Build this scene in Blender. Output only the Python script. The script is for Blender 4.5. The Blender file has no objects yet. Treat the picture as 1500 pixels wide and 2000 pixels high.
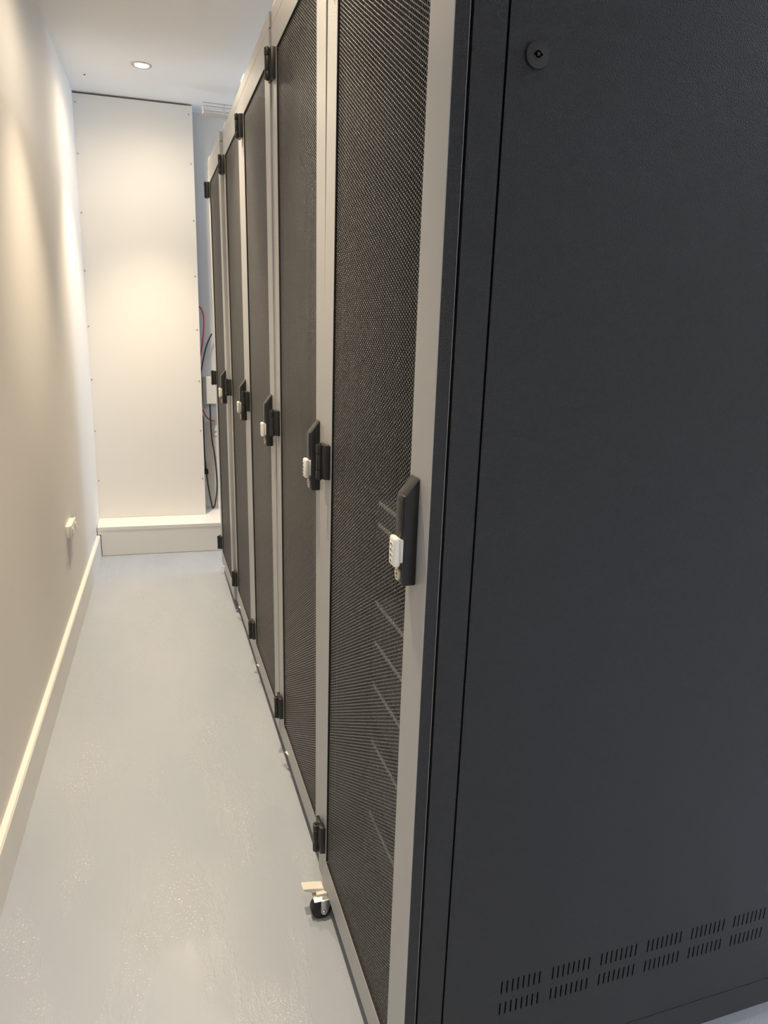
import bpy, bmesh, math, random
import numpy as np
from mathutils import Vector, Matrix

random.seed(4)
scene = bpy.context.scene
COL = scene.collection
PI = math.pi

# ------------------------------------------------------------------ materials
def new_mat(name):
    m = bpy.data.materials.new(name)
    m.use_nodes = True
    nt = m.node_tree
    return m, nt, nt.nodes['Principled BSDF']

def link(nt, a, b):
    nt.links.new(a, b)

def paint(name, col, rough=0.5, metal=0.0, bump=0.0, bscale=300.0, bdist=0.001, var=0.0, vscale=4.0, spec=0.5, rvar=0.0):
    m, nt, b = new_mat(name)
    b.inputs['Base Color'].default_value = (*col, 1)
    b.inputs['Roughness'].default_value = rough
    b.inputs['Metallic'].default_value = metal
    b.inputs['Specular IOR Level'].default_value = spec
    tc = nt.nodes.new('ShaderNodeTexCoord')
    if bump > 0:
        n = nt.nodes.new('ShaderNodeTexNoise')
        n.inputs['Scale'].default_value = bscale
        n.inputs['Detail'].default_value = 2.0
        link(nt, tc.outputs['Object'], n.inputs['Vector'])
        bp = nt.nodes.new('ShaderNodeBump')
        bp.inputs['Strength'].default_value = bump
        bp.inputs['Distance'].default_value = bdist
        link(nt, n.outputs['Fac'], bp.inputs['Height'])
        link(nt, bp.outputs['Normal'], b.inputs['Normal'])
    if var > 0 or rvar > 0:
        n2 = nt.nodes.new('ShaderNodeTexNoise')
        n2.inputs['Scale'].default_value = vscale
        n2.inputs['Detail'].default_value = 4.0
        link(nt, tc.outputs['Object'], n2.inputs['Vector'])
        if var > 0:
            mx = nt.nodes.new('ShaderNodeMix')
            mx.data_type = 'RGBA'
            mx.inputs['A'].default_value = (*[c * (1 - var) for c in col], 1)
            mx.inputs['B'].default_value = (*[min(1, c * (1 + var)) for c in col], 1)
            link(nt, n2.outputs['Fac'], mx.inputs['Factor'])
            link(nt, mx.outputs['Result'], b.inputs['Base Color'])
        if rvar > 0:
            mr = nt.nodes.new('ShaderNodeMapRange')
            mr.inputs['To Min'].default_value = rough - rvar
            mr.inputs['To Max'].default_value = rough + rvar
            link(nt, n2.outputs['Fac'], mr.inputs['Value'])
            link(nt, mr.outputs['Result'], b.inputs['Roughness'])
    return m

def emit(name, col, strength):
    m, nt, b = new_mat(name)
    b.inputs['Base Color'].default_value = (0.8, 0.8, 0.8, 1)
    b.inputs['Emission Color'].default_value = (*col, 1)
    b.inputs['Emission Strength'].default_value = strength
    return m

M_WALL = paint('wall_paint', (0.80, 0.775, 0.74), 0.6, bump=0.15, bscale=60, bdist=0.002, var=0.015, vscale=2)
M_CEIL = paint('ceiling_paint', (0.84, 0.83, 0.815), 0.7, bump=0.1, bscale=80, bdist=0.001)
M_SKIRT = paint('skirting_gloss', (0.80, 0.785, 0.75), 0.35, bump=0.05, bscale=40)
M_BOARD = paint('board_white', (0.86, 0.84, 0.80), 0.5, var=0.01, vscale=3)
M_EDGE = paint('board_raw_edge', (0.30, 0.21, 0.14), 0.8, bump=0.2, bscale=200)
M_LEDGE = paint('ledge_white', (0.83, 0.81, 0.77), 0.4, bump=0.05, bscale=50)
M_RACK = paint('lit_powder_coat', (0.345, 0.348, 0.355), 0.42, bump=0.35, bscale=900, bdist=0.0004, spec=1.0)  # black rack coat lightened in colour to carry the aisle light on it
M_SIDE = paint('black_textured_coat', (0.0165, 0.0167, 0.0178), 0.26, bump=1.0, bscale=620, bdist=0.0016, spec=0.38)
M_MESH = paint('black_mesh_coat', (0.040, 0.039, 0.038), 0.33, spec=1.0)
M_LOCK = paint('lock_black', (0.014, 0.014, 0.0145), 0.5)
M_VOID = paint('keyhole_black', (0.001, 0.001, 0.001), 0.9, spec=0.0)
M_REVEAL = paint('door_reveal', (0.008, 0.008, 0.008), 0.7)  # darker colour for the inner faces of the door opening
M_DARK = paint('rack_interior', (0.012, 0.012, 0.013), 0.6)
M_PLAST = paint('black_plastic', (0.011, 0.011, 0.011), 0.38, bump=0.1, bscale=900, bdist=0.0003)
M_WPLAST = paint('white_plastic', (0.78, 0.77, 0.73), 0.35)
M_LEVER = paint('ivory_plastic', (0.76, 0.73, 0.66), 0.45, bump=0.1, bscale=400, bdist=0.0004)
M_ZINC = paint('zinc_plate', (0.62, 0.63, 0.63), 0.3, metal=1.0, bump=0.1, bscale=300)
M_RUBBER = paint('black_rubber', (0.012, 0.012, 0.012), 0.5)
M_MARK = paint('dark_digits', (0.10, 0.095, 0.085), 0.6)
M_BRASS = paint('lock_face', (0.72, 0.66, 0.50), 0.35, metal=0.3)
M_GALV = paint('galvanised_rail', (0.42, 0.42, 0.41), 0.45, metal=0.7)
M_GEAR = paint('gear_face', (0.055, 0.057, 0.06), 0.4)
M_GEARTRIM = paint('gear_silver_trim', (0.66, 0.66, 0.65), 0.4, metal=0.2)
M_CHROME = paint('brushed_nickel', (0.55, 0.53, 0.49), 0.28, metal=1.0)
M_RED = paint('red_cable_jacket', (0.62, 0.075, 0.05), 0.45)
M_BLACKCAB = paint('black_cable_jacket', (0.02, 0.02, 0.021), 0.5)
M_WIRE = paint('zinc_wire', (0.66, 0.62, 0.52), 0.35, metal=0.8)
M_SCREW = paint('screw_steel', (0.45, 0.42, 0.37), 0.4, metal=0.6)
M_BOX = paint('grey_white_plastic', (0.62, 0.63, 0.65), 0.4)
M_GLOW = emit('lamp_glow', (1.0, 0.86, 0.62), 45.0)

def floor_mat():
    m, nt, b = new_mat('painted_floor')
    tc = nt.nodes.new('ShaderNodeTexCoord')
    P = tc.outputs['Object']
    # broad uneven colour of rolled paint
    mp = nt.nodes.new('ShaderNodeMapping'); mp.inputs['Scale'].default_value = (2.2, 0.8, 1)
    link(nt, P, mp.inputs['Vector'])
    n1 = nt.nodes.new('ShaderNodeTexNoise'); n1.inputs['Scale'].default_value = 1.6; n1.inputs['Detail'].default_value = 5
    link(nt, mp.outputs['Vector'], n1.inputs['Vector'])
    cr = nt.nodes.new('ShaderNodeValToRGB')
    cr.color_ramp.elements[0].position = 0.3; cr.color_ramp.elements[0].color = (0.355, 0.395, 0.455, 1)
    cr.color_ramp.elements[1].position = 0.7; cr.color_ramp.elements[1].color = (0.405, 0.44, 0.495, 1)
    link(nt, n1.outputs['Fac'], cr.inputs['Fac'])
    # patches where rough concrete shows through the paint: strong fine bumps
    n2 = nt.nodes.new('ShaderNodeTexNoise'); n2.inputs['Scale'].default_value = 3.4; n2.inputs['Detail'].default_value = 6; n2.inputs['Roughness'].default_value = 0.65
    link(nt, mp.outputs['Vector'], n2.inputs['Vector'])
    rp = nt.nodes.new('ShaderNodeMapRange'); rp.inputs['From Min'].default_value = 0.50; rp.inputs['From Max'].default_value = 0.62
    rp.inputs['To Min'].default_value = 0.05; rp.inputs['To Max'].default_value = 1.0
    link(nt, n2.outputs['Fac'], rp.inputs['Value'])
    n3 = nt.nodes.new('ShaderNodeTexNoise'); n3.inputs['Scale'].default_value = 330; n3.inputs['Detail'].default_value = 3
    link(nt, P, n3.inputs['Vector'])
    mul = nt.nodes.new('ShaderNodeMath'); mul.operation = 'MULTIPLY'
    link(nt, n3.outputs['Fac'], mul.inputs[0]); link(nt, rp.outputs['Result'], mul.inputs[1])
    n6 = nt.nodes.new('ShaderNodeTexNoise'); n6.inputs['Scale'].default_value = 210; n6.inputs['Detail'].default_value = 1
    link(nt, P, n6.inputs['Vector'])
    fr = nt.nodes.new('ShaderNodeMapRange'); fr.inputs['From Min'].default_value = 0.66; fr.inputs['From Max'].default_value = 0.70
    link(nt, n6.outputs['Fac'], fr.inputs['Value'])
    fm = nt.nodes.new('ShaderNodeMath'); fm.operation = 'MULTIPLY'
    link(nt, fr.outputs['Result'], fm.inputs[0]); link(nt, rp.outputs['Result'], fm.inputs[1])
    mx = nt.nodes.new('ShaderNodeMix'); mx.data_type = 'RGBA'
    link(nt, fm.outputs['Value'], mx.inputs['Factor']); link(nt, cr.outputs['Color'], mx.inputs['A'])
    mx.inputs['B'].default_value = (0.74, 0.73, 0.70, 1)  # pale flecks: glints painted into the floor colour, among a few chips
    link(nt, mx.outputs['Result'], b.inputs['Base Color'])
    # long brush strokes
    mp2 = nt.nodes.new('ShaderNodeMapping'); mp2.inputs['Scale'].default_value = (60, 3, 1)
    link(nt, P, mp2.inputs['Vector'])
    n4 = nt.nodes.new('ShaderNodeTexNoise'); n4.inputs['Scale'].default_value = 1.0; n4.inputs['Detail'].default_value = 3
    link(nt, mp2.outputs['Vector'], n4.inputs['Vector'])
    ml2 = nt.nodes.new('ShaderNodeMath'); ml2.operation = 'MULTIPLY_ADD'; ml2.inputs[1].default_value = 0.12
    link(nt, n4.outputs['Fac'], ml2.inputs[0]); link(nt, mul.outputs['Value'], ml2.inputs[2])
    bp = nt.nodes.new('ShaderNodeBump'); bp.inputs['Strength'].default_value = 0.5; bp.inputs['Distance'].default_value = 0.0022
    link(nt, ml2.outputs['Value'], bp.inputs['Height'])
    # large waves of the slab
    n5 = nt.nodes.new('ShaderNodeTexNoise'); n5.inputs['Scale'].default_value = 2.5; n5.inputs['Detail'].default_value = 1
    link(nt, P, n5.inputs['Vector'])
    bp2 = nt.nodes.new('ShaderNodeBump'); bp2.inputs['Strength'].default_value = 0.25; bp2.inputs['Distance'].default_value = 0.02
    link(nt, n5.outputs['Fac'], bp2.inputs['Height']); link(nt, bp2.outputs['Normal'], bp.inputs['Normal'])
    link(nt, bp.outputs['Normal'], b.inputs['Normal'])
    b.inputs['Roughness'].default_value = 0.24
    return m
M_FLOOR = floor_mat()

# ------------------------------------------------------------------ mesh helpers
def mk(name, bm, mats, parent=None, smooth=False):
    me = bpy.data.meshes.new(name)
    bmesh.ops.recalc_face_normals(bm, faces=bm.faces[:])
    bm.to_mesh(me); bm.free()
    for m in (mats if isinstance(mats, (list, tuple)) else [mats]):
        me.materials.append(m)
    if smooth:
        for p in me.polygons:
            p.use_smooth = True
        try:
            me.set_sharp_from_angle(angle=math.radians(40))
        except Exception:
            pass
    o = bpy.data.objects.new(name, me)
    COL.objects.link(o)
    if parent is not None:
        o.parent = parent
    return o

def box(bm, lo, hi, bev=0.0, seg=2, mi=0):
    """axis aligned box, optionally with rounded edges"""
    t = bmesh.new()
    bmesh.ops.create_cube(t, size=1.0)
    for v in t.verts:
        v.co = Vector([(lo[i] + hi[i]) / 2 + v.co[i] * (hi[i] - lo[i]) for i in range(3)])
    if bev > 0:
        bmesh.ops.bevel(t, geom=t.edges[:], offset=bev, segments=seg, profile=0.5, affect='EDGES')
    merge(bm, t, mi)

def merge(bm, t, mi=0, mat=None):
    bmesh.ops.recalc_face_normals(t, faces=t.faces[:])
    mp = {}
    for v in t.verts:
        mp[v] = bm.verts.new(mat @ v.co if mat is not None else v.co)
    for f in t.faces:
        try:
            nf = bm.faces.new([mp[v] for v in f.verts]); nf.material_index = f.material_index or mi
        except ValueError:
            pass
    t.free()

def cyl(bm, p0, p1, r, seg=20, mi=0, r2=None, bev=0.0):
    t = bmesh.new()
    d = Vector(p1) - Vector(p0)
    bmesh.ops.create_cone(t, cap_ends=True, segments=seg, radius1=r, radius2=r if r2 is None else r2, depth=d.length)
    if bev > 0:
        es = [e for e in t.edges if len(e.link_faces) == 2 and any(len(f.verts) > 4 for f in e.link_faces)]
        bmesh.ops.bevel(t, geom=es, offset=bev, segments=2, profile=0.5, affect='EDGES')
    q = Vector((0, 0, 1)).rotation_difference(d.normalized())
    m = Matrix.Translation((Vector(p0) + Vector(p1)) / 2) @ q.to_matrix().to_4x4()
    merge(bm, t, mi, m)

def prism(bm, pts, axis, a, b, bev=0.0, mi=0):
    """extrude a closed 2-D outline along an axis; pts in the two other axes (cyclic order)"""
    def co(p, h):
        if axis == 'y': return (p[0], h, p[1])
        if axis == 'x': return (h, p[0], p[1])
        return (p[0], p[1], h)
    t = bmesh.new()
    A = [t.verts.new(co(p, a)) for p in pts]; B = [t.verts.new(co(p, b)) for p in pts]
    n = len(pts)
    t.faces.new(A); t.faces.new(B[::-1])
    for i in range(n):
        t.faces.new((A[i], A[(i + 1) % n], B[(i + 1) % n], B[i]))
    bmesh.ops.recalc_face_normals(t, faces=t.faces[:])
    if bev > 0:
        bmesh.ops.bevel(t, geom=t.edges[:], offset=bev, segments=2, profile=0.5, affect='EDGES')
    merge(bm, t, mi)

def ring(bm, x0, x1, oy0, oy1, oz0, oz1, iy0, iy1, iz0, iz1, bev=0.0012, mi=0, edge_mi=0, inner_mi=0):
    """rectangular frame in the y-z plane, from x0 (front) to x1 (back)"""
    t = bmesh.new()
    def rect(x, y0, y1, z0, z1):
        return [t.verts.new((x, y, z)) for y, z in ((y0, z0), (y1, z0), (y1, z1), (y0, z1))]
    of, inf = rect(x0, oy0, oy1, oz0, oz1), rect(x0, iy0, iy1, iz0, iz1)
    ob, inb = rect(x1, oy0, oy1, oz0, oz1), rect(x1, iy0, iy1, iz0, iz1)
    for i in range(4):
        j = (i + 1) % 4
        t.faces.new((of[i], of[j], inf[j], inf[i])); t.faces.new((ob[i], inb[i], inb[j], ob[j]))
        t.faces.new((of[i], ob[i], ob[j], of[j])); t.faces.new((inf[i], inf[j], inb[j], inb[i]))
    bmesh.ops.recalc_face_normals(t, faces=t.faces[:])
    if inner_mi:
        for f in t.faces:
            if abs(f.normal.x) < 0.5 and iy0 - 1e-4 < f.calc_center_median().y < iy1 + 1e-4 and iz0 - 1e-4 < f.calc_center_median().z < iz1 + 1e-4:
                f.material_index = inner_mi
    if edge_mi:
        for f in t.faces:
            if abs(f.normal.x) < 0.5 and (abs(f.calc_center_median().y - oy0) < 1e-4 or abs(f.calc_center_median().y - oy1) < 1e-4):
                f.material_index = edge_mi
    if bev > 0:
        es = [e for e in t.edges if e.calc_face_angle(0) > 0.5]
        bmesh.ops.bevel(t, geom=es, offset=bev, segments=2, profile=0.5, affect='EDGES')
    merge(bm, t, mi)

def tube_obj(name, pts, r, mat, parent=None, res=8, cyclic=False):
    """smooth tube along a curve, turned into one mesh"""
    pts = [Vector(p) for p in pts]
    n = len(pts); out = []
    for i in range(n - 1):                                  # Catmull-Rom
        p0, p1, p2, p3 = pts[max(i - 1, 0)], pts[i], pts[i + 1], pts[min(i + 2, n - 1)]
        for k in range(res):
            u = k / res
            out.append(0.5 * ((2 * p1) + (-p0 + p2) * u + (2 * p0 - 5 * p1 + 4 * p2 - p3) * u * u + (-p0 + 3 * p1 - 3 * p2 + p3) * u ** 3))
    out.append(pts[-1])
    bm = bmesh.new(); S = 10; rings = []
    nrm = None
    for i, p in enumerate(out):
        d = (out[min(i + 1, len(out) - 1)] - out[max(i - 1, 0)]).normalized()
        if nrm is None:
            nrm = d.orthogonal().normalized()
        nrm = (nrm - d * nrm.dot(d)).normalized()
        bn = d.cross(nrm)
        rings.append([bm.verts.new(p + (nrm * math.cos(2 * PI * k / S) + bn * math.sin(2 * PI * k / S)) * r) for k in range(S)])
    for a, b in zip(rings[:-1], rings[1:]):
        for k in range(S):
            bm.faces.new((a[k], a[(k + 1) % S], b[(k + 1) % S], b[k]))
    bm.faces.new(rings[0][::-1]); bm.faces.new(rings[-1])
    return mk(name, bm, mat, parent, smooth=True)

def empty(name, loc, label=None, cat=None, group=None):
    o = bpy.data.objects.new(name, None); COL.objects.link(o)
    o.empty_display_size = 0.1
    o.location = loc
    return tag(o, label, cat, group)

def tag(o, label=None, cat=None, group=None, kind=None):
    if label: o['label'] = label
    if cat: o['category'] = cat
    if group: o['group'] = group
    if kind: o['kind'] = kind
    return o

def copy_tree(o, parent=None):
    c = o.copy(); COL.objects.link(c)
    if parent is not None:
        c.parent = parent
    for ch in list(o.children):
        copy_tree(ch, c)
    return c

# ------------------------------------------------------------------ the room
CEIL = 2.490
XR = 2.9            # right-hand wall of the room behind the cabinets
YB = -3.4           # wall behind the camera
WX0, WDX = -0.7322, 0.0243      # face of the left skirting: x = WX0 + WDX * y
PB = -0.0454                     # slight slant of the end wall
YL, YP, YW = 3.367, 3.577, 3.735 # ledge front, board front, end wall (at x = 0)

def wl(y, t=0.019): return WX0 - t + WDX * y

bm = bmesh.new()
bmesh.ops.create_grid(bm, x_segments=1, y_segments=1, size=0.5)
for v in bm.verts:
    v.co = Vector((v.co.x * 4.6 + 1.0, v.co.y * 7.9 + 0.3, 0))
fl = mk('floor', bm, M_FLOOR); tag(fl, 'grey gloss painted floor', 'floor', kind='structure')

bm = bmesh.new(); box(bm, (-1.3, YB - 0.2, CEIL), (XR + 0.3, 4.2, CEIL + 0.12))
tag(mk('ceiling', bm, M_CEIL), 'plain white ceiling', 'ceiling', kind='structure')

bm = bmesh.new()     # left wall: slightly slanted and a touch out of plumb
q = [(wl(YB), YB), (wl(4.1), 4.1)]
vs = []
for (x, y) in q:
    vs.append([bm.verts.new((x, y, 0)), bm.verts.new((x + 0.0118, y, CEIL)), bm.verts.new((x - 0.15, y, CEIL)), bm.verts.new((x - 0.15, y, 0))])
for i in range(4):
    j = (i + 1) % 4
    bm.faces.new((vs[0][i], vs[0][j], vs[1][j], vs[1][i]))
bm.faces.new(vs[0]); bm.faces.new(vs[1][::-1])
tag(mk('wall_left', bm, M_WALL), 'off-white painted wall on the left of the aisle', 'wall', kind='structure')

bm = bmesh.new()     # skirting with an eased top edge
a = [(0, 0), (0, 0.1215), (-0.004, 0.1265), (-0.0188, 0.1275), (-0.0188, 0)]
A = [bm.verts.new((WX0 + WDX * YB + p[0] - (0.0008 if 0 else 0), YB, p[1])) for p in a]
ye = YL + 0.028
B = [bm.verts.new((WX0 + WDX * ye + p[0], ye, p[1])) for p in a]
bm.faces.new(A); bm.faces.new(B[::-1])
for i in range(5):
    bm.faces.new((A[i], A[(i + 1) % 5], B[(i + 1) % 5], B[i]))
tag(mk('baseboard_left', bm, M_SKIRT), 'cream skirting board along the left wall', 'baseboard', kind='structure')

def slant_box(bm, x0, x1, y0, y1, z0, z1, mi=0, bev=0.0):
    """box whose front and back follow the slant of the end wall"""
    t = bmesh.new(); bmesh.ops.create_cube(t, size=1.0)
    for v in t.verts:
        x = x0 if v.co.x < 0 else x1
        y = (y0 if v.co.y < 0 else y1) + PB * x
        v.co = Vector((x, y, z0 if v.co.z < 0 else z1))
    if bev > 0:
        bmesh.ops.bevel(t, geom=t.edges[:], offset=bev, segments=2, profile=0.5, affect='EDGES')
    merge(bm, t, mi)

bm = bmesh.new(); slant_box(bm, -0.9, XR + 0.2, YW, YW + 0.15, 0, CEIL)
tag(mk('wall_back', bm, M_WALL), 'white end wall at the far end of the aisle', 'wall', kind='structure')
bm = bmesh.new(); box(bm, (XR, YB, 0), (XR + 0.15, 4.0, CEIL))
tag(mk('wall_right', bm, M_WALL), 'white wall on the far side of the room', 'wall', kind='structure')
bm = bmesh.new(); box(bm, (-1.3, YB - 0.15, 0), (XR + 0.15, YB, CEIL))
tag(mk('wall_front', bm, M_WALL), 'white wall behind the viewer', 'wall', kind='structure')

# boxed-in ledge along the end wall
led = empty('ledge', (-0.3, YL, 0), 'low white boxed-in ledge running along the foot of the end wall', 'ledge')
def child(o, root):
    o.parent = root; o.matrix_parent_inverse = Matrix.Translation(root.location).inverted(); return o
bm = bmesh.new(); slant_box(bm, -0.6465, XR, YL, YL + 0.02, 0.002, 0.152)
slant_box(bm, -0.664, -0.6465, YL, YL + 0.02, 0.1295, 0.152)
child(mk('front_board', bm, M_LEDGE), led)
bm = bmesh.new(); slant_box(bm, -0.6645, XR, YL - 0.002, YW, 0.152, 0.1744, bev=0.002)
child(mk('top_board', bm, M_LEDGE), led)

# screwed-on boarding
pan = empty('wall_panel', (-0.35, YP, 0.18), 'tall white board screwed over the end wall, floor ledge to ceiling', 'panel')
bm = bmesh.new()
t = bmesh.new(); bmesh.ops.create_cube(t, size=1.0)
for v in t.verts:
    top = v.co.z > 0
    x = (-0.6685 + 0.0118 * (1 if top else 0) + 0.0058 - (0.003 if top else 0)) if v.co.x < 0 else (-0.0465 if top else -0.0409)
    y = (YP if v.co.y < 0 else YP + 0.016) + PB * x
    v.co = Vector((x, y, CEIL - 0.010 if top else 0.1752))
bmesh.ops.bevel(t, geom=t.edges[:], offset=0.0012, segments=2, profile=0.5, affect='EDGES')
merge(bm, t)
child(mk('board', bm, M_BOARD), pan)
bm = bmesh.new()     # dark timber framing showing in the gaps round the board
slant_box(bm, -0.685, -0.0475, YP + 0.0175, YP + 0.06, CEIL - 0.05, CEIL - 0.0005)
slant_box(bm, -0.668, -0.63, YP + 0.0175, YP + 0.06, 0.176, CEIL - 0.05)
slant_box(bm, -0.11, -0.05, YP + 0.0175, YP + 0.06, 0.176, CEIL - 0.05)
child(mk('timber_batten', bm, M_EDGE), pan)
zs = (2.437, 2.189, 1.895, 1.595, 1.297, 1.0, 0.7024, 0.405)
xl = (-0.639, -0.6435, -0.6462, -0.650, -0.650, -0.6532, -0.655, -0.653)
xr = (-0.0662, -0.0614, -0.0575, -0.0592, -0.0575, -0.0554, -0.0557, -0.0528)
for xs in (xl, xr):
    for x, z in zip(xs, zs):
        bm = bmesh.new(); y = YP + PB * x
        cyl(bm, (x, y - 0.0025, z), (x, y + 0.002, z), 0.0042, 12, bev=0.001)
        child(mk('screw', bm, M_SCREW, smooth=True), pan)

# ------------------------------------------------------------------ recessed downlight
dl = empty('downlight', (-0.302, 3.062, CEIL), 'small round recessed spotlight glowing in the white ceiling', 'downlight')
bm = bmesh.new()
prof = [(0.0455, 0.0), (0.0455, -0.002), (0.043, -0.0045), (0.036, -0.0045), (0.031, -0.001), (0.031, 0.0)]
S = 40; rr = [[bm.verts.new((r * math.cos(2 * PI * k / S), r * math.sin(2 * PI * k / S), z)) for r, z in prof] for k in range(S)]
for k in range(S):
    for i in range(5):
        bm.faces.new((rr[k][i], rr[(k + 1) % S][i], rr[(k + 1) % S][i + 1], rr[k][i + 1]))
mk('trim_ring', bm, M_CHROME, dl, smooth=True)
bm = bmesh.new(); cyl(bm, (0, 0, -0.0028), (0, 0, -0.0004), 0.0305, 32)
mk('lamp_lens', bm, M_GLOW, dl, smooth=True)

bm = bmesh.new(); cyl(bm, (-0.568, 3.313, CEIL - 0.004), (-0.568, 3.313, CEIL + 0.002), 0.0042, 10, bev=0.001)
tag(mk('screw', bm, M_MARK), 'tiny dark screw in the ceiling near the left wall', 'screw')

# ------------------------------------------------------------------ wall socket
sx = lambda y: wl(y) + 0.0118 * 0.2
soc = empty('wall_socket', (sx(2.31), 2.31, 0.475), 'white double socket with rocker switches low on the left wall', 'socket')
soc.rotation_euler = (0, 0, -math.atan(WDX))
bm = bmesh.new(); box(bm, (-0.001, -0.072, -0.026), (0.016, 0.072, 0.026), 0.004, 3)
mk('back_box', bm, M_WPLAST, soc, smooth=True)
bm = bmesh.new(); box(bm, (0.0162, -0.075, -0.029), (0.023, 0.075, 0.029), 0.003, 3)
fp = mk('face_plate', bm, M_WPLAST, soc, smooth=True)
for yy in (-0.045, 0.045):
    bm = bmesh.new(); prism(bm, [(0.023, -0.012), (0.031, -0.010), (0.026, 0.012), (0.023, 0.012)], 'y', yy - 0.008, yy + 0.008, 0.0006)
    mk('rocker_switch', bm, M_WPLAST, fp)
# ------------------------------------------------------------------ server racks
RW, RD, RH = 0.5965, 1.0, 2.088
D0, D1 = 0.0010, 0.5950           # door edges (y)
DZ0, DZ1 = 0.056, 2.050
MY0, MY1, MZ0, MZ1 = 0.0770, 0.5240, 0.128, 1.985
DT = 0.0195                        # door thickness

def perforated_mesh():
    """honeycomb of hexagonal holes punched in thin sheet"""
    p = 0.0067; dy = p * math.sqrt(3) / 2; R = p / math.sqrt(3); ri = R * 0.855
    xf, xb = 0.0045, 0.0052
    ny = int((MY1 - MY0 + 0.010) / dy) + 1; nz = int((MZ1 - MZ0 + 0.010) / p) + 1
    iy, iz = np.meshgrid(np.arange(ny), np.arange(nz), indexing='ij')
    cy = (MY0 - 0.005 + iy * dy).ravel(); cz = (MZ0 - 0.005 + iz * p + (iy % 2) * p / 2).ravel()
    n = cy.size; ang = np.arange(6) * PI / 3
    V = np.empty((n, 18, 3), np.float32)
    V[:, 0:6, 0] = xf; V[:, 6:12, 0] = xf; V[:, 12:18, 0] = xb
    for k in range(6):
        c, s = math.cos(ang[k]), math.sin(ang[k])
        V[:, k, 1] = cy + R * c; V[:, k, 2] = cz + R * s
        V[:, 6 + k, 1] = V[:, 12 + k, 1] = cy + ri * c
        V[:, 6 + k, 2] = V[:, 12 + k, 2] = cz + ri * s
    f = []
    for k in range(6):
        j = (k + 1) % 6
        f.append((k, 6 + k, 6 + j, j))
        f.append((6 + k, 12 + k, 12 + j, 6 + j))
    F = (np.array(f)[None] + 18 * np.arange(n)[:, None, None]).reshape(-1)
    me = bpy.data.meshes.new('perforated_panel')
    me.vertices.add(n * 18); me.vertices.foreach_set('co', V.ravel())
    nf = n * 12
    me.loops.add(nf * 4); me.loops.foreach_set('vertex_index', F.astype(np.int32))
    me.polygons.add(nf)
    me.polygons.foreach_set('loop_start', np.arange(0, nf * 4, 4, dtype=np.int32))
    me.polygons.foreach_set('loop_total', np.full(nf, 4, np.int32))
    me.update(calc_edges=True)
    me.materials.append(M_MESH)
    return me
PERF = perforated_mesh()

VX0, VDX, VP, VN = 0.1692, 0.0965, 0.01014, 8
def side_panel_bm(vents):
    bm = bmesh.new()
    x0, x1, z0, z1, y0, y1 = 0.0672, RD - 0.03, 0.1135, 2.045, 0.0, 0.0015
    if not vents:
        box(bm, (x0, y0, z0), (x1, 0.012, z1), 0.001)
        return bm
    zc = [z0, 0.2225, 0.2477, 0.2657, 0.2920, z1]
    xc = [x0]
    for g in range(10):
        for k in range(VN):
            xs = VX0 + g * VDX + k * VP
            if xs + 0.002 < x1 - 0.02:
                xc += [xs, xs + 0.0027]
    xc.append(x1)
    def solid(i, j):
        return not (j in (1, 3) and i % 2 == 1)
    G = {}
    def vert(i, j, y):
        k = (i, j, y)
        if k not in G:
            G[k] = bm.verts.new((xc[i], y, zc[j]))
        return G[k]
    for i in range(len(xc) - 1):
        for j in range(5):
            if solid(i, j):
                bm.faces.new((vert(i, j, y0), vert(i + 1, j, y0), vert(i + 1, j + 1, y0), vert(i, j + 1, y0)))
                bm.faces.new((vert(i, j, y1), vert(i, j + 1, y1), vert(i + 1, j + 1, y1), vert(i + 1, j, y1)))
            else:
                for (a, b) in (((i, j), (i + 1, j)), ((i + 1, j), (i + 1, j + 1)), ((i + 1, j + 1), (i, j + 1)), ((i, j + 1), (i, j))):
                    bm.faces.new((vert(*a, y0), vert(*b, y0), vert(*b, y1), vert(*a, y1)))
    # folded returns round the edge
    box(bm, (x0, y1, z0), (x0 + 0.0015, 0.016, z1)); box(bm, (x1 - 0.0015, y1, z0), (x1, 0.016, z1))
    box(bm, (x0, y1, z0), (x1, 0.016, z0 + 0.0015)); box(bm, (x0, y1, z1 - 0.0015), (x1, 0.016, z1))
    return bm

def hinge_bm():
    bm = bmesh.new()
    # barrel of three knuckles with a pin, and the two leaves
    for a, b in ((-0.035, -0.0175), (-0.0165, 0.0165), (0.0175, 0.035)):
        cyl(bm, (-0.014, 0, a), (-0.014, 0, b), 0.0080 if a != -0.0165 else 0.0074, 20, bev=0.0008)
    cyl(bm, (-0.014, 0, -0.0375), (-0.014, 0, 0.0375), 0.0030, 12)
    prism(bm, [(-0.0195, 0), (-0.0105, -0.0085), (-0.0075, -0.017), (0.0035, -0.019), (0.0035, 0.002), (-0.008, 0.002)], 'z', -0.0345, 0.0345, 0.0008)
    box(bm, (-0.0085, 0.002, -0.0345), (0.0, 0.030, 0.0345), 0.0012)
    return bm

def latch_bm():
    """swing-handle housing: a proud black bar with a sloped top end"""
    bm = bmesh.new()
    prism(bm, [(0.0, 0.985), (-0.0185, 0.985), (-0.0195, 0.992), (-0.0195, 1.108), (-0.0185, 1.112), (0.0, 1.136)], 'y', 0.038, 0.071, 0.0022)
    prism(bm, [(-0.016, 1.052), (-0.0228, 1.053), (-0.0228, 1.104), (-0.021, 1.111), (-0.016, 1.112)], 'y', 0.042, 0.066, 0.0024)
    box(bm, (-0.0205, 0.044, 1.006), (-0.017, 0.064, 1.014), 0.0008)
    return bm

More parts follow.
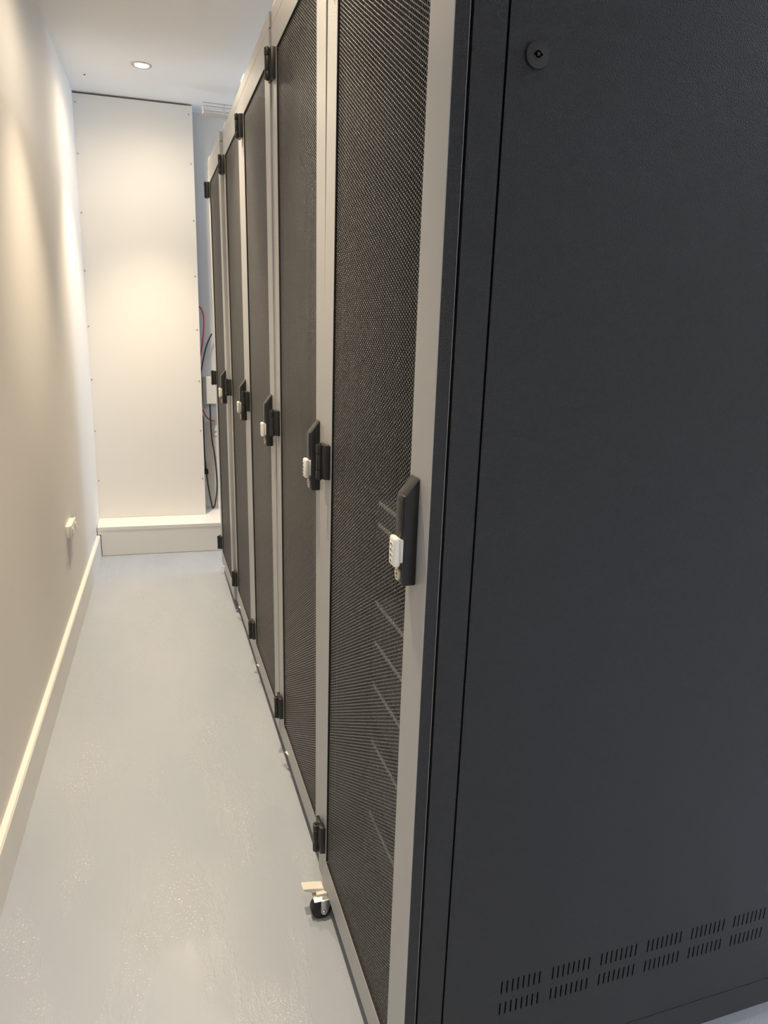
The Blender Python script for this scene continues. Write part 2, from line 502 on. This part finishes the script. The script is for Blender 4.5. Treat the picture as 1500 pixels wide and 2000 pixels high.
def lever_bm():
    """white combination-lock thumb piece"""
    bm = bmesh.new()
    box(bm, (-0.0335, 0.036, 1.013), (-0.0235, 0.060, 1.055), 0.0042, 4)
    box(bm, (-0.0250, 0.040, 1.018), (-0.0170, 0.057, 1.051), 0.002, 2)
    for k in range(4):       # number wheels standing a little proud in the face, each with its dark figure
        z = 1.0215 + k * 0.0078
        cyl(bm, (-0.0305, 0.0430, z), (-0.0305, 0.0530, z), 0.0038, 16)
        box(bm, (-0.03455, 0.0460, z - 0.0014), (-0.0340, 0.0500, z + 0.0014), 0, 1, mi=1)
    return bm

def keycover_bm():
    bm = bmesh.new()
    t = bmesh.new()
    bmesh.ops.create_cone(t, cap_ends=True, segments=28, radius1=1, radius2=1, depth=1)
    m = Matrix.Translation((-0.0205, 0.0545, 0.999)) @ Matrix.Rotation(PI / 2, 4, 'Y') @ Matrix.Diagonal((0.0095, 0.0080, 0.004, 1))
    merge(bm, t, 0, m)
    cyl(bm, (-0.0231, 0.0545, 0.999), (-0.0224, 0.0545, 0.999), 0.0022, 14, mi=1)
    cyl(bm, (-0.0231, 0.0545, 1.0042), (-0.0224, 0.0545, 1.0042), 0.0012, 10, mi=1)
    cyl(bm, (-0.0231, 0.0545, 0.9938), (-0.0224, 0.0545, 0.9938), 0.0012, 10, mi=1)
    return bm

def caster(parent, x, y, turn, lever=True):
    """swivel caster: zinc plate, fork and axle, black wheel, ivory brake pedal"""
    bm = bmesh.new()
    box(bm, (0.016, -0.024, 0.0545), (0.074, 0.024, 0.058), 0.001)
    cyl(bm, (0.042, 0, 0.0535), (0.042, 0, 0.055), 0.017, 20)
    box(bm, (-0.019, -0.0155, 0.0512), (0.058, 0.0155, 0.0538), 0.0008)
    for s in (-1, 1):
        prism(bm, [(-0.003, 0.0525), (0.024, 0.0525), (0.0125, 0.020), (0.0085, 0.0145), (0.003, 0.0135), (-0.0025, 0.019)], 'y', s * 0.0140, s * 0.0160, 0.0006)
    cyl(bm, (0.004, -0.0190, 0.021), (0.004, 0.0190, 0.021), 0.0050, 14, bev=0.0008)
    f = mk('caster', bm, M_ZINC, parent, smooth=True)
    f.location = (x, y, 0); f.rotation_euler = (0, 0, turn)
    bm = bmesh.new(); cyl(bm, (0.0, -0.0120, 0.025), (0.0, 0.0120, 0.025), 0.0248, 40, bev=0.004)
    cyl(bm, (0.0, -0.0130, 0.025), (0.0, 0.0130, 0.025), 0.012, 24)
    mk('wheel', bm, M_RUBBER, f, smooth=True)
    if lever:
        bm = bmesh.new()
        prism(bm, [(-0.040, 0.0715), (-0.014, 0.0675), (0.012, 0.0620), (0.012, 0.0560), (-0.014, 0.0560), (-0.037, 0.0655)], 'y', 0.010, 0.034, 0.0010)
        for k in range(11):
            xx = -0.038 + k * 0.0042
            zz = 0.0712 - (xx + 0.040) * 0.170
            box(bm, (xx, 0.0105, zz - 0.0012), (xx + 0.0015, 0.0335, zz + 0.0008), 0.0003, 1)
        box(bm, (-0.010, 0.0, 0.0535), (0.020, 0.0115, 0.0585), 0.001)
        mk('brake_lever', bm, M_LEVER, f)['label'] = 'ivory ribbed brake lever'
    return f

def dent(bm):
    """the lower rail of the nearest door is pushed out over the brake pedal"""
    ny, nz = 28, 8; G = []
    for i in range(ny + 1):
        y = 0.475 + i * 0.105 / ny; row = []
        for j in range(nz + 1):
            z = 0.0555 + j * 0.066 / nz
            g = math.exp(-((y - 0.528) / 0.017) ** 4) * (1 - j / nz) ** 0.7
            row.append(bm.verts.new((0.0006 - 0.0075 * g, y, z + 0.004 * g)))
        G.append(row)
    for i in range(ny):
        for j in range(nz):
            f = bm.faces.new((G[i][j], G[i + 1][j], G[i + 1][j + 1], G[i][j + 1])); f.smooth = True

def make_rack(first):
    root = empty('server_rack', (0, 0, 0))
    # welded carcass: posts, base and head frames
    bm = bmesh.new()
    for (ya, yb) in ((0.0, 0.045), (RW - 0.045, RW)):
        box(bm, (0.0228, ya, 0.112), (0.0642, yb, 2.048), 0.0)
        box(bm, (RD - 0.028, ya, 0.112), (RD, yb, 2.048), 0.0015)
    for z0, z1 in ((0.048, 0.1105), (2.050, 2.075)):
        box(bm, (0.0228, 0.0, z0), (RD, 0.030, z1), 0.0015)
        box(bm, (0.0228, RW - 0.030, z0), (RD, RW, z1), 0.0015)
        box(bm, (0.0228, 0.030, z0), (0.055, RW - 0.030, z1), 0.0)
        box(bm, (RD - 0.03, 0.030, z0), (RD, RW - 0.030, z1), 0.0)
    box(bm, (0.0645, 0.016, 0.112), (RD - 0.03, 0.020, 2.05))          # inner liner behind the panel grooves
    mk('frame', bm, M_SIDE, root)
    bm = bmesh.new()
    box(bm, (0.001, 0.001, 2.0525), (RD, RW - 0.001, RH), 0.0015)
    mk('top_cover', bm, M_RACK, root)
    bm = bmesh.new(); box(bm, (0.056, 0.031, 0.098), (RD - 0.031, RW - 0.031, 0.104))
    mk('bottom_plate', bm, M_DARK, root)
    sp = mk('side_panel', side_panel_bm(first), M_SIDE, root)
    if first:
        bm = bmesh.new()         # quarter-turn lock
        lx, lz = 0.1035, 1.6327
        cyl(bm, (lx, -0.0035, lz), (lx, 0.0005, lz), 0.0148, 48, bev=0.0012)
        lk = mk('quarter_turn_lock', bm, M_LOCK, sp, smooth=True)
        bm = bmesh.new()
        cyl(bm, (lx, -0.0040, lz), (lx, -0.0030, lz), 0.0062, 32, bev=0.0003)
        cyl(bm, (lx, -0.0044, lz), (lx, -0.0030, lz), 0.0040, 24, mi=1)
        box(bm, (lx - 0.0056, -0.0044, lz - 0.0011), (lx + 0.0056, -0.0030, lz + 0.0011), 0, 1, mi=1)
        cyl(bm, (lx, -0.0050, lz), (lx, -0.0030, lz), 0.0020, 20)
        lkc = bm
        o = mk('quarter_turn_lock', lkc, [M_LOCK, M_VOID], sp, smooth=True)
        # one lock only: join insert and body into a single mesh
        me = lk.data; bmj = bmesh.new(); bmj.from_mesh(me); bmj.from_mesh(o.data)
        bmj.to_mesh(me); bmj.free(); me.materials.append(M_VOID)
        bpy.data.objects.remove(o)
    bm = bmesh.new(); box(bm, (0.0672, RW - 0.012, 0.1135), (RD - 0.03, RW, 2.045), 0.001)
    mk('side_panel', bm, M_SIDE, root)
    bm = bmesh.new(); box(bm, (RD + 0.001, 0.002, 0.056), (RD + 0.018, RW - 0.002, 2.05), 0.001)
    mk('rear_door', bm, M_DARK, root)
    for ya in (0.048, RW - 0.075):
        bm = bmesh.new()
        box(bm, (0.098, ya, 0.106), (0.101, ya + 0.027, 2.045)); box(bm, (0.098, ya if ya > 0.3 else ya, 0.106), (0.135, ya + 0.002, 2.045))
        mk('mounting_rail', bm, M_DARK, root)
    # front door
    bm = bmesh.new()
    ring(bm, 0.0, DT, D0, D1, DZ0, DZ1, MY0, MY1, MZ0, MZ1, 0.0009, edge_mi=1 if first else 0, inner_mi=2)  # nearest door's side edges take the dark coat: shade put into colour
    if first:
        dent(bm)
    door = mk('door', bm, [M_RACK, M_SIDE, M_REVEAL], root)
    pp = bpy.data.objects.new('perforated_panel', PERF); COL.objects.link(pp); pp.parent = door
    mk('latch_handle', latch_bm(), M_PLAST, door, smooth=True)['label'] = 'black latch handle housing'
    mk('combination_lock', lever_bm(), [M_WPLAST, M_MARK], door, smooth=True)['label'] = 'white combination lock with number wheels'
    mk('key_cover', keycover_bm(), [M_BRASS, M_MARK], door, smooth=True)['label'] = 'pale oval key cover'
    for z in (1.9544, 1.0648, 0.1811):
        h = mk('hinge', hinge_bm(), M_PLAST, root, smooth=True); h.location = (-0.0035, 0.5485, z)
        h['label'] = 'black three-knuckle hinge'
    bm = bmesh.new(); box(bm, (0.003, RW - 0.095, RH - 0.0005), (0.05, RW - 0.01, RH + 0.012), 0.0015)
    mk('joining_bracket', bm, M_WPLAST, root)['label'] = 'white bracket on the top edge'
    caster(root, 0.105, 0.085, PI, False)
    caster(root, -0.0145 if first else 0.040, 0.507 if first else 0.45, 0.0 if first else 0.3, True)
    for yy in (0.085, 0.50):
        caster(root, RD - 0.11, yy, 0.2, False)
    return root

LEAN = [0.0004, 0.0075, 0.0098, 0.0098, 0.0098]
RX = [0.0, 0.004, 0.001, 0.002, -0.010]
RY = [0.0, 0.599, 1.197, 1.794, 2.391]
RL = ['black server rack nearest the viewer, with its bare side panel in full view',
      'mesh-door server rack second from the viewer, next after the one with the bare side panel',
      'mesh-door server rack in the middle of the row of five',
      'mesh-door server rack fourth from the viewer, just before the farthest one',
      'mesh-door server rack at the far end of the row, by the end wall cables']
GR = 'server racks in one row along the aisle'
r1 = make_rack(True); r2 = make_rack(False)
racks = [r1, r2] + [copy_tree(r2) for _ in range(3)]
for o, l, x, y, lab in zip(racks, LEAN, RX, RY, RL):
    # each cabinet leans by a hair on the uneven floor, pivoting about mid height
    o.rotation_euler = (0, -l, 0)
    o.location = (x + l * 1.0, y, 0)
    tag(o, lab, 'server rack', GR)

# equipment glimpsed through the nearest door
def gear(zb, h, label, y0=0.0768, y1=0.5200, trim=True, name='rack_server'):
    e = empty(name, (0.10, 0.0, zb), label, 'rack equipment', 'equipment inside the nearest rack')
    bm = bmesh.new(); box(bm, (0.004, y0 + 0.008, 0.002), (0.62, y1 - 0.008, h - 0.002), 0.001)
    mk('chassis', bm, M_GEAR, e)
    bm = bmesh.new(); box(bm, (-0.004, y0, 0.001), (0.0035, y1, h - 0.001), 0.001)
    bz = mk('bezel', bm, M_GEAR, e)
    bm = bmesh.new(); box(bm, (-0.0065, y0 + 0.05, h - 0.012), (-0.0042, y1 - 0.02, h - 0.004), 0.0006)
    mk('trim_strip', bm, M_GEARTRIM, bz)['label'] = 'silver trim strip'
    return e
gear(0.905, 0.0445, 'slim rack unit behind the nearest mesh door, directly under the highest one')
gear(0.950, 0.0445, 'slim rack unit behind the nearest mesh door, highest of those seen beside the latch')
gear(0.690, 0.089, 'double-height rack unit behind the nearest mesh door, just below the white lock')
gear(0.600, 0.089, 'double-height rack unit behind the nearest mesh door, second below the white lock')
gear(0.500, 0.089, 'double-height rack unit behind the nearest mesh door, third below the white lock')
gear(0.320, 0.133, 'tall rack unit low behind the nearest mesh door, above the bottom unit')
gear(0.180, 0.089, 'rack unit at the bottom behind the nearest mesh door')

# ------------------------------------------------------------------ things on the end wall
YC = YW - 0.006
tr = empty('cable_tray', (0.0, 3.3, 2.38), 'wire basket cable tray hanging under the ceiling at the end wall', 'cable tray')
bm = bmesh.new(); w = 0.0022
x0, x1 = -0.017, 2.2
ylo, yhi, zlo, zhi = 3.235, 3.290, 2.366, 2.414
for (y, z) in ((ylo, zhi), (ylo, zlo + 0.012), (ylo, zlo), ((ylo + yhi) / 2, zlo), (yhi, zlo), (yhi, zhi)):
    cyl(bm, (x0, y, z), (x1, y, z), w, 8)
x = x0 + 0.004
while x < x1:
    cyl(bm, (x, ylo, zlo), (x, ylo, zhi), w, 8); cyl(bm, (x, yhi, zlo), (x, yhi, zhi), w, 8); cyl(bm, (x, ylo, zlo), (x, yhi, zlo), w, 8)
    x += 0.105
child(mk('wire_basket', bm, M_WIRE, smooth=True), tr)
for x in (0.35, 1.5):
    bm = bmesh.new(); cyl(bm, (x, 3.262, zlo - 0.01), (x, 3.262, CEIL), 0.004, 10)
    box(bm, (x - 0.012, ylo - 0.01, zlo - 0.008), (x + 0.012, yhi + 0.01, zlo - 0.003))
    child(mk('hanger', bm, M_WIRE), tr)

bx = empty('junction_box', (0.035, YC, 0.937), 'grey-white plastic box on the end wall between panel and far rack', 'junction box')
bm = bmesh.new(); box(bm, (-0.0305, YC - 0.062, 0.854), (0.11, YC - 0.012, 1.020), 0.003)
child(mk('box_body', bm, M_BOX), bx)
bm = bmesh.new(); box(bm, (-0.012, YC - 0.075, 0.856), (0.112, YC - 0.0625, 1.022), 0.003)
child(mk('box_lid', bm, M_WPLAST), bx)
bm = bmesh.new(); box(bm, (0.0, YC - 0.012, 0.90), (0.08, YC + 0.004, 0.97))
child(mk('mounting_plate', bm, M_BOX), bx)

cd = empty('conduit', (0.05, YC, 0.5), 'white plastic conduit running up the end wall beside the far rack', 'conduit')
bm = bmesh.new()
cyl(bm, (0.049, YC - 0.012, 0.176), (0.049, YC - 0.012, 0.745), 0.0105, 20)
child(mk('pipe', bm, M_WPLAST, smooth=True), cd)
for z in (0.655, 0.685):
    bm = bmesh.new(); cyl(bm, (0.049, YC - 0.012, z - 0.006), (0.049, YC - 0.012, z + 0.006), 0.0135, 20, bev=0.002)
    box(bm, (0.036, YC - 0.012, z - 0.005), (0.062, YC + 0.002, z + 0.005))
    child(mk('pipe_clip', bm, M_WPLAST, smooth=True), cd)
def P(x, z, d=0.03): return (x, YC - d, z)
tag(tube_obj('cable', [P(-0.075, 1.452, .01), P(-0.039, 1.436), P(-0.0155, 1.405), P(-0.0085, 1.354), P(-0.0145, 1.265), P(-0.036, 1.144), P(-0.06, 1.05, .01)], 0.0042, M_RED),
    'red cable bowing out from behind the white board, above the junction box', 'cable')
tag(tube_obj('cable', [P(0.036, 1.275, .028), P(0.020, 1.245, .03), P(-0.002, 1.190, .036), P(-0.0285, 1.083, .04), P(-0.0400, 1.005, .05), P(-0.048, 0.90, .075), P(-0.042, 0.80, .06), P(-0.031, 0.757), P(-0.0300, 0.565), P(-0.0215, 0.418), P(-0.0065, 0.285, .035), P(0.0085, 0.196, .04), P(0.0195, 0.192, .04), P(0.0290, 0.222, .04), P(0.0421, 0.317, .035), P(0.0411, 0.40, .034), P(0.0319, 0.532), P(0.0166, 0.661), P(0.0125, 0.8485)], 0.0042, M_BLACKCAB),
    'long black cable hanging in a loop below the junction box to the ledge', 'cable')
bm = bmesh.new(); box(bm, (-0.0335, YC - 0.036, 0.407), (-0.009, YC + 0.002, 0.437), 0.002)
tag(mk('cable_clip', bm, M_PLAST), 'small black clip holding the looping black cable beside the white board', 'cable clip')
tag(tube_obj('cable', [P(-0.07, 0.845, .012), P(-0.0315, 0.811, .016), P(-0.0111, 0.773, .02), P(0.0129, 0.751, .021), P(0.049, 0.741, .012), P(0.049, 0.72, .012)], 0.0040, M_RED),
    'short red cable curving into the white conduit, below the junction box', 'cable')

# ------------------------------------------------------------------ light
SPOT_E, SPOT_A, SPOT_B, SPILL_E = 57, 75, 1.0, 10
def spot(loc, energy, col, size, blend, rad, rot=(0, 0, 0)):
    l = bpy.data.lights.new('lamp', 'SPOT'); l.energy = energy; l.color = col
    l.spot_size = size; l.spot_blend = blend; l.shadow_soft_size = rad
    o = bpy.data.objects.new('lamp', l); COL.objects.link(o); o.location = loc; o.rotation_euler = rot
    return o
def area(loc, energy, col, sx, sy, rot):
    l = bpy.data.lights.new('lamp', 'AREA'); l.energy = energy; l.color = col; l.shape = 'RECTANGLE'; l.size = sx; l.size_y = sy
    o = bpy.data.objects.new('lamp', l); COL.objects.link(o); o.location = loc; o.rotation_euler = rot
    return o
WARM = (1.0, 0.81, 0.575)
for y in (3.062, 1.83, 0.60):
    spot((-0.302, y, CEIL - 0.012), SPOT_E, WARM, math.radians(SPOT_A), SPOT_B, 0.022)      # the reflector's beam
    spot((-0.302, y, CEIL - 0.012), SPILL_E, WARM, math.radians(165), 1.0, 0.03)          # and its wide spill
spot((-0.302, -0.63, CEIL - 0.012), 36, WARM, math.radians(70), 1.0, 0.022)
for (x, y) in ((1.45, -1.80), (1.45, -3.0)):
    spot((x, y, CEIL - 0.012), 66, (1.0, 0.975, 0.955), math.radians(104), 0.7, 0.03)
    spot((x, y, CEIL - 0.012), 24, (0.93, 0.955, 1.0), math.radians(168), 1.0, 0.03)
# daylight through the opening on the far side of the room, past the end of the row
area((2.35, 3.50, 1.45), 26, (0.62, 0.78, 1.0), 0.25, 1.9, (0, PI / 2, 0))
# unseen cool area light over the rear of the cabinets
area((1.9, 1.0, CEIL - 0.02), 14, (0.70, 0.83, 1.0), 0.3, 2.4, (0, 0, 0))

w = bpy.data.worlds.new('world'); scene.world = w; w.use_nodes = True
w.node_tree.nodes['Background'].inputs['Color'].default_value = (0.5, 0.55, 0.6, 1)
w.node_tree.nodes['Background'].inputs['Strength'].default_value = 0.05

# ------------------------------------------------------------------ camera
cam = bpy.data.cameras.new('camera'); co = bpy.data.objects.new('camera', cam); COL.objects.link(co)
cam.sensor_fit = 'VERTICAL'; cam.sensor_height = 36.0; cam.lens = 1369.71 / 2000.0 * 36.0
cam.clip_start = 0.02; cam.clip_end = 50
Rv = Vector((0.95024864, -0.30977965, 0.03262037)); Uv = Vector((0.04715868, 0.24658843, 0.96797221)); Fv = Vector((0.30790189, 0.91827595, -0.24892913))
m = Matrix((Rv, Uv, -Fv)).transposed().to_4x4(); m.translation = Vector((-0.33330, -0.80934, 1.32185))
co.matrix_world = m
scene.camera = co

vs = scene.view_settings
vs.view_transform = 'Standard'; vs.look = 'None'; vs.exposure = 1.2; vs.gamma = 1.0; vs.use_curve_mapping = False
scene.cycles.max_bounces = 10
scene.cycles.diffuse_bounces = 6
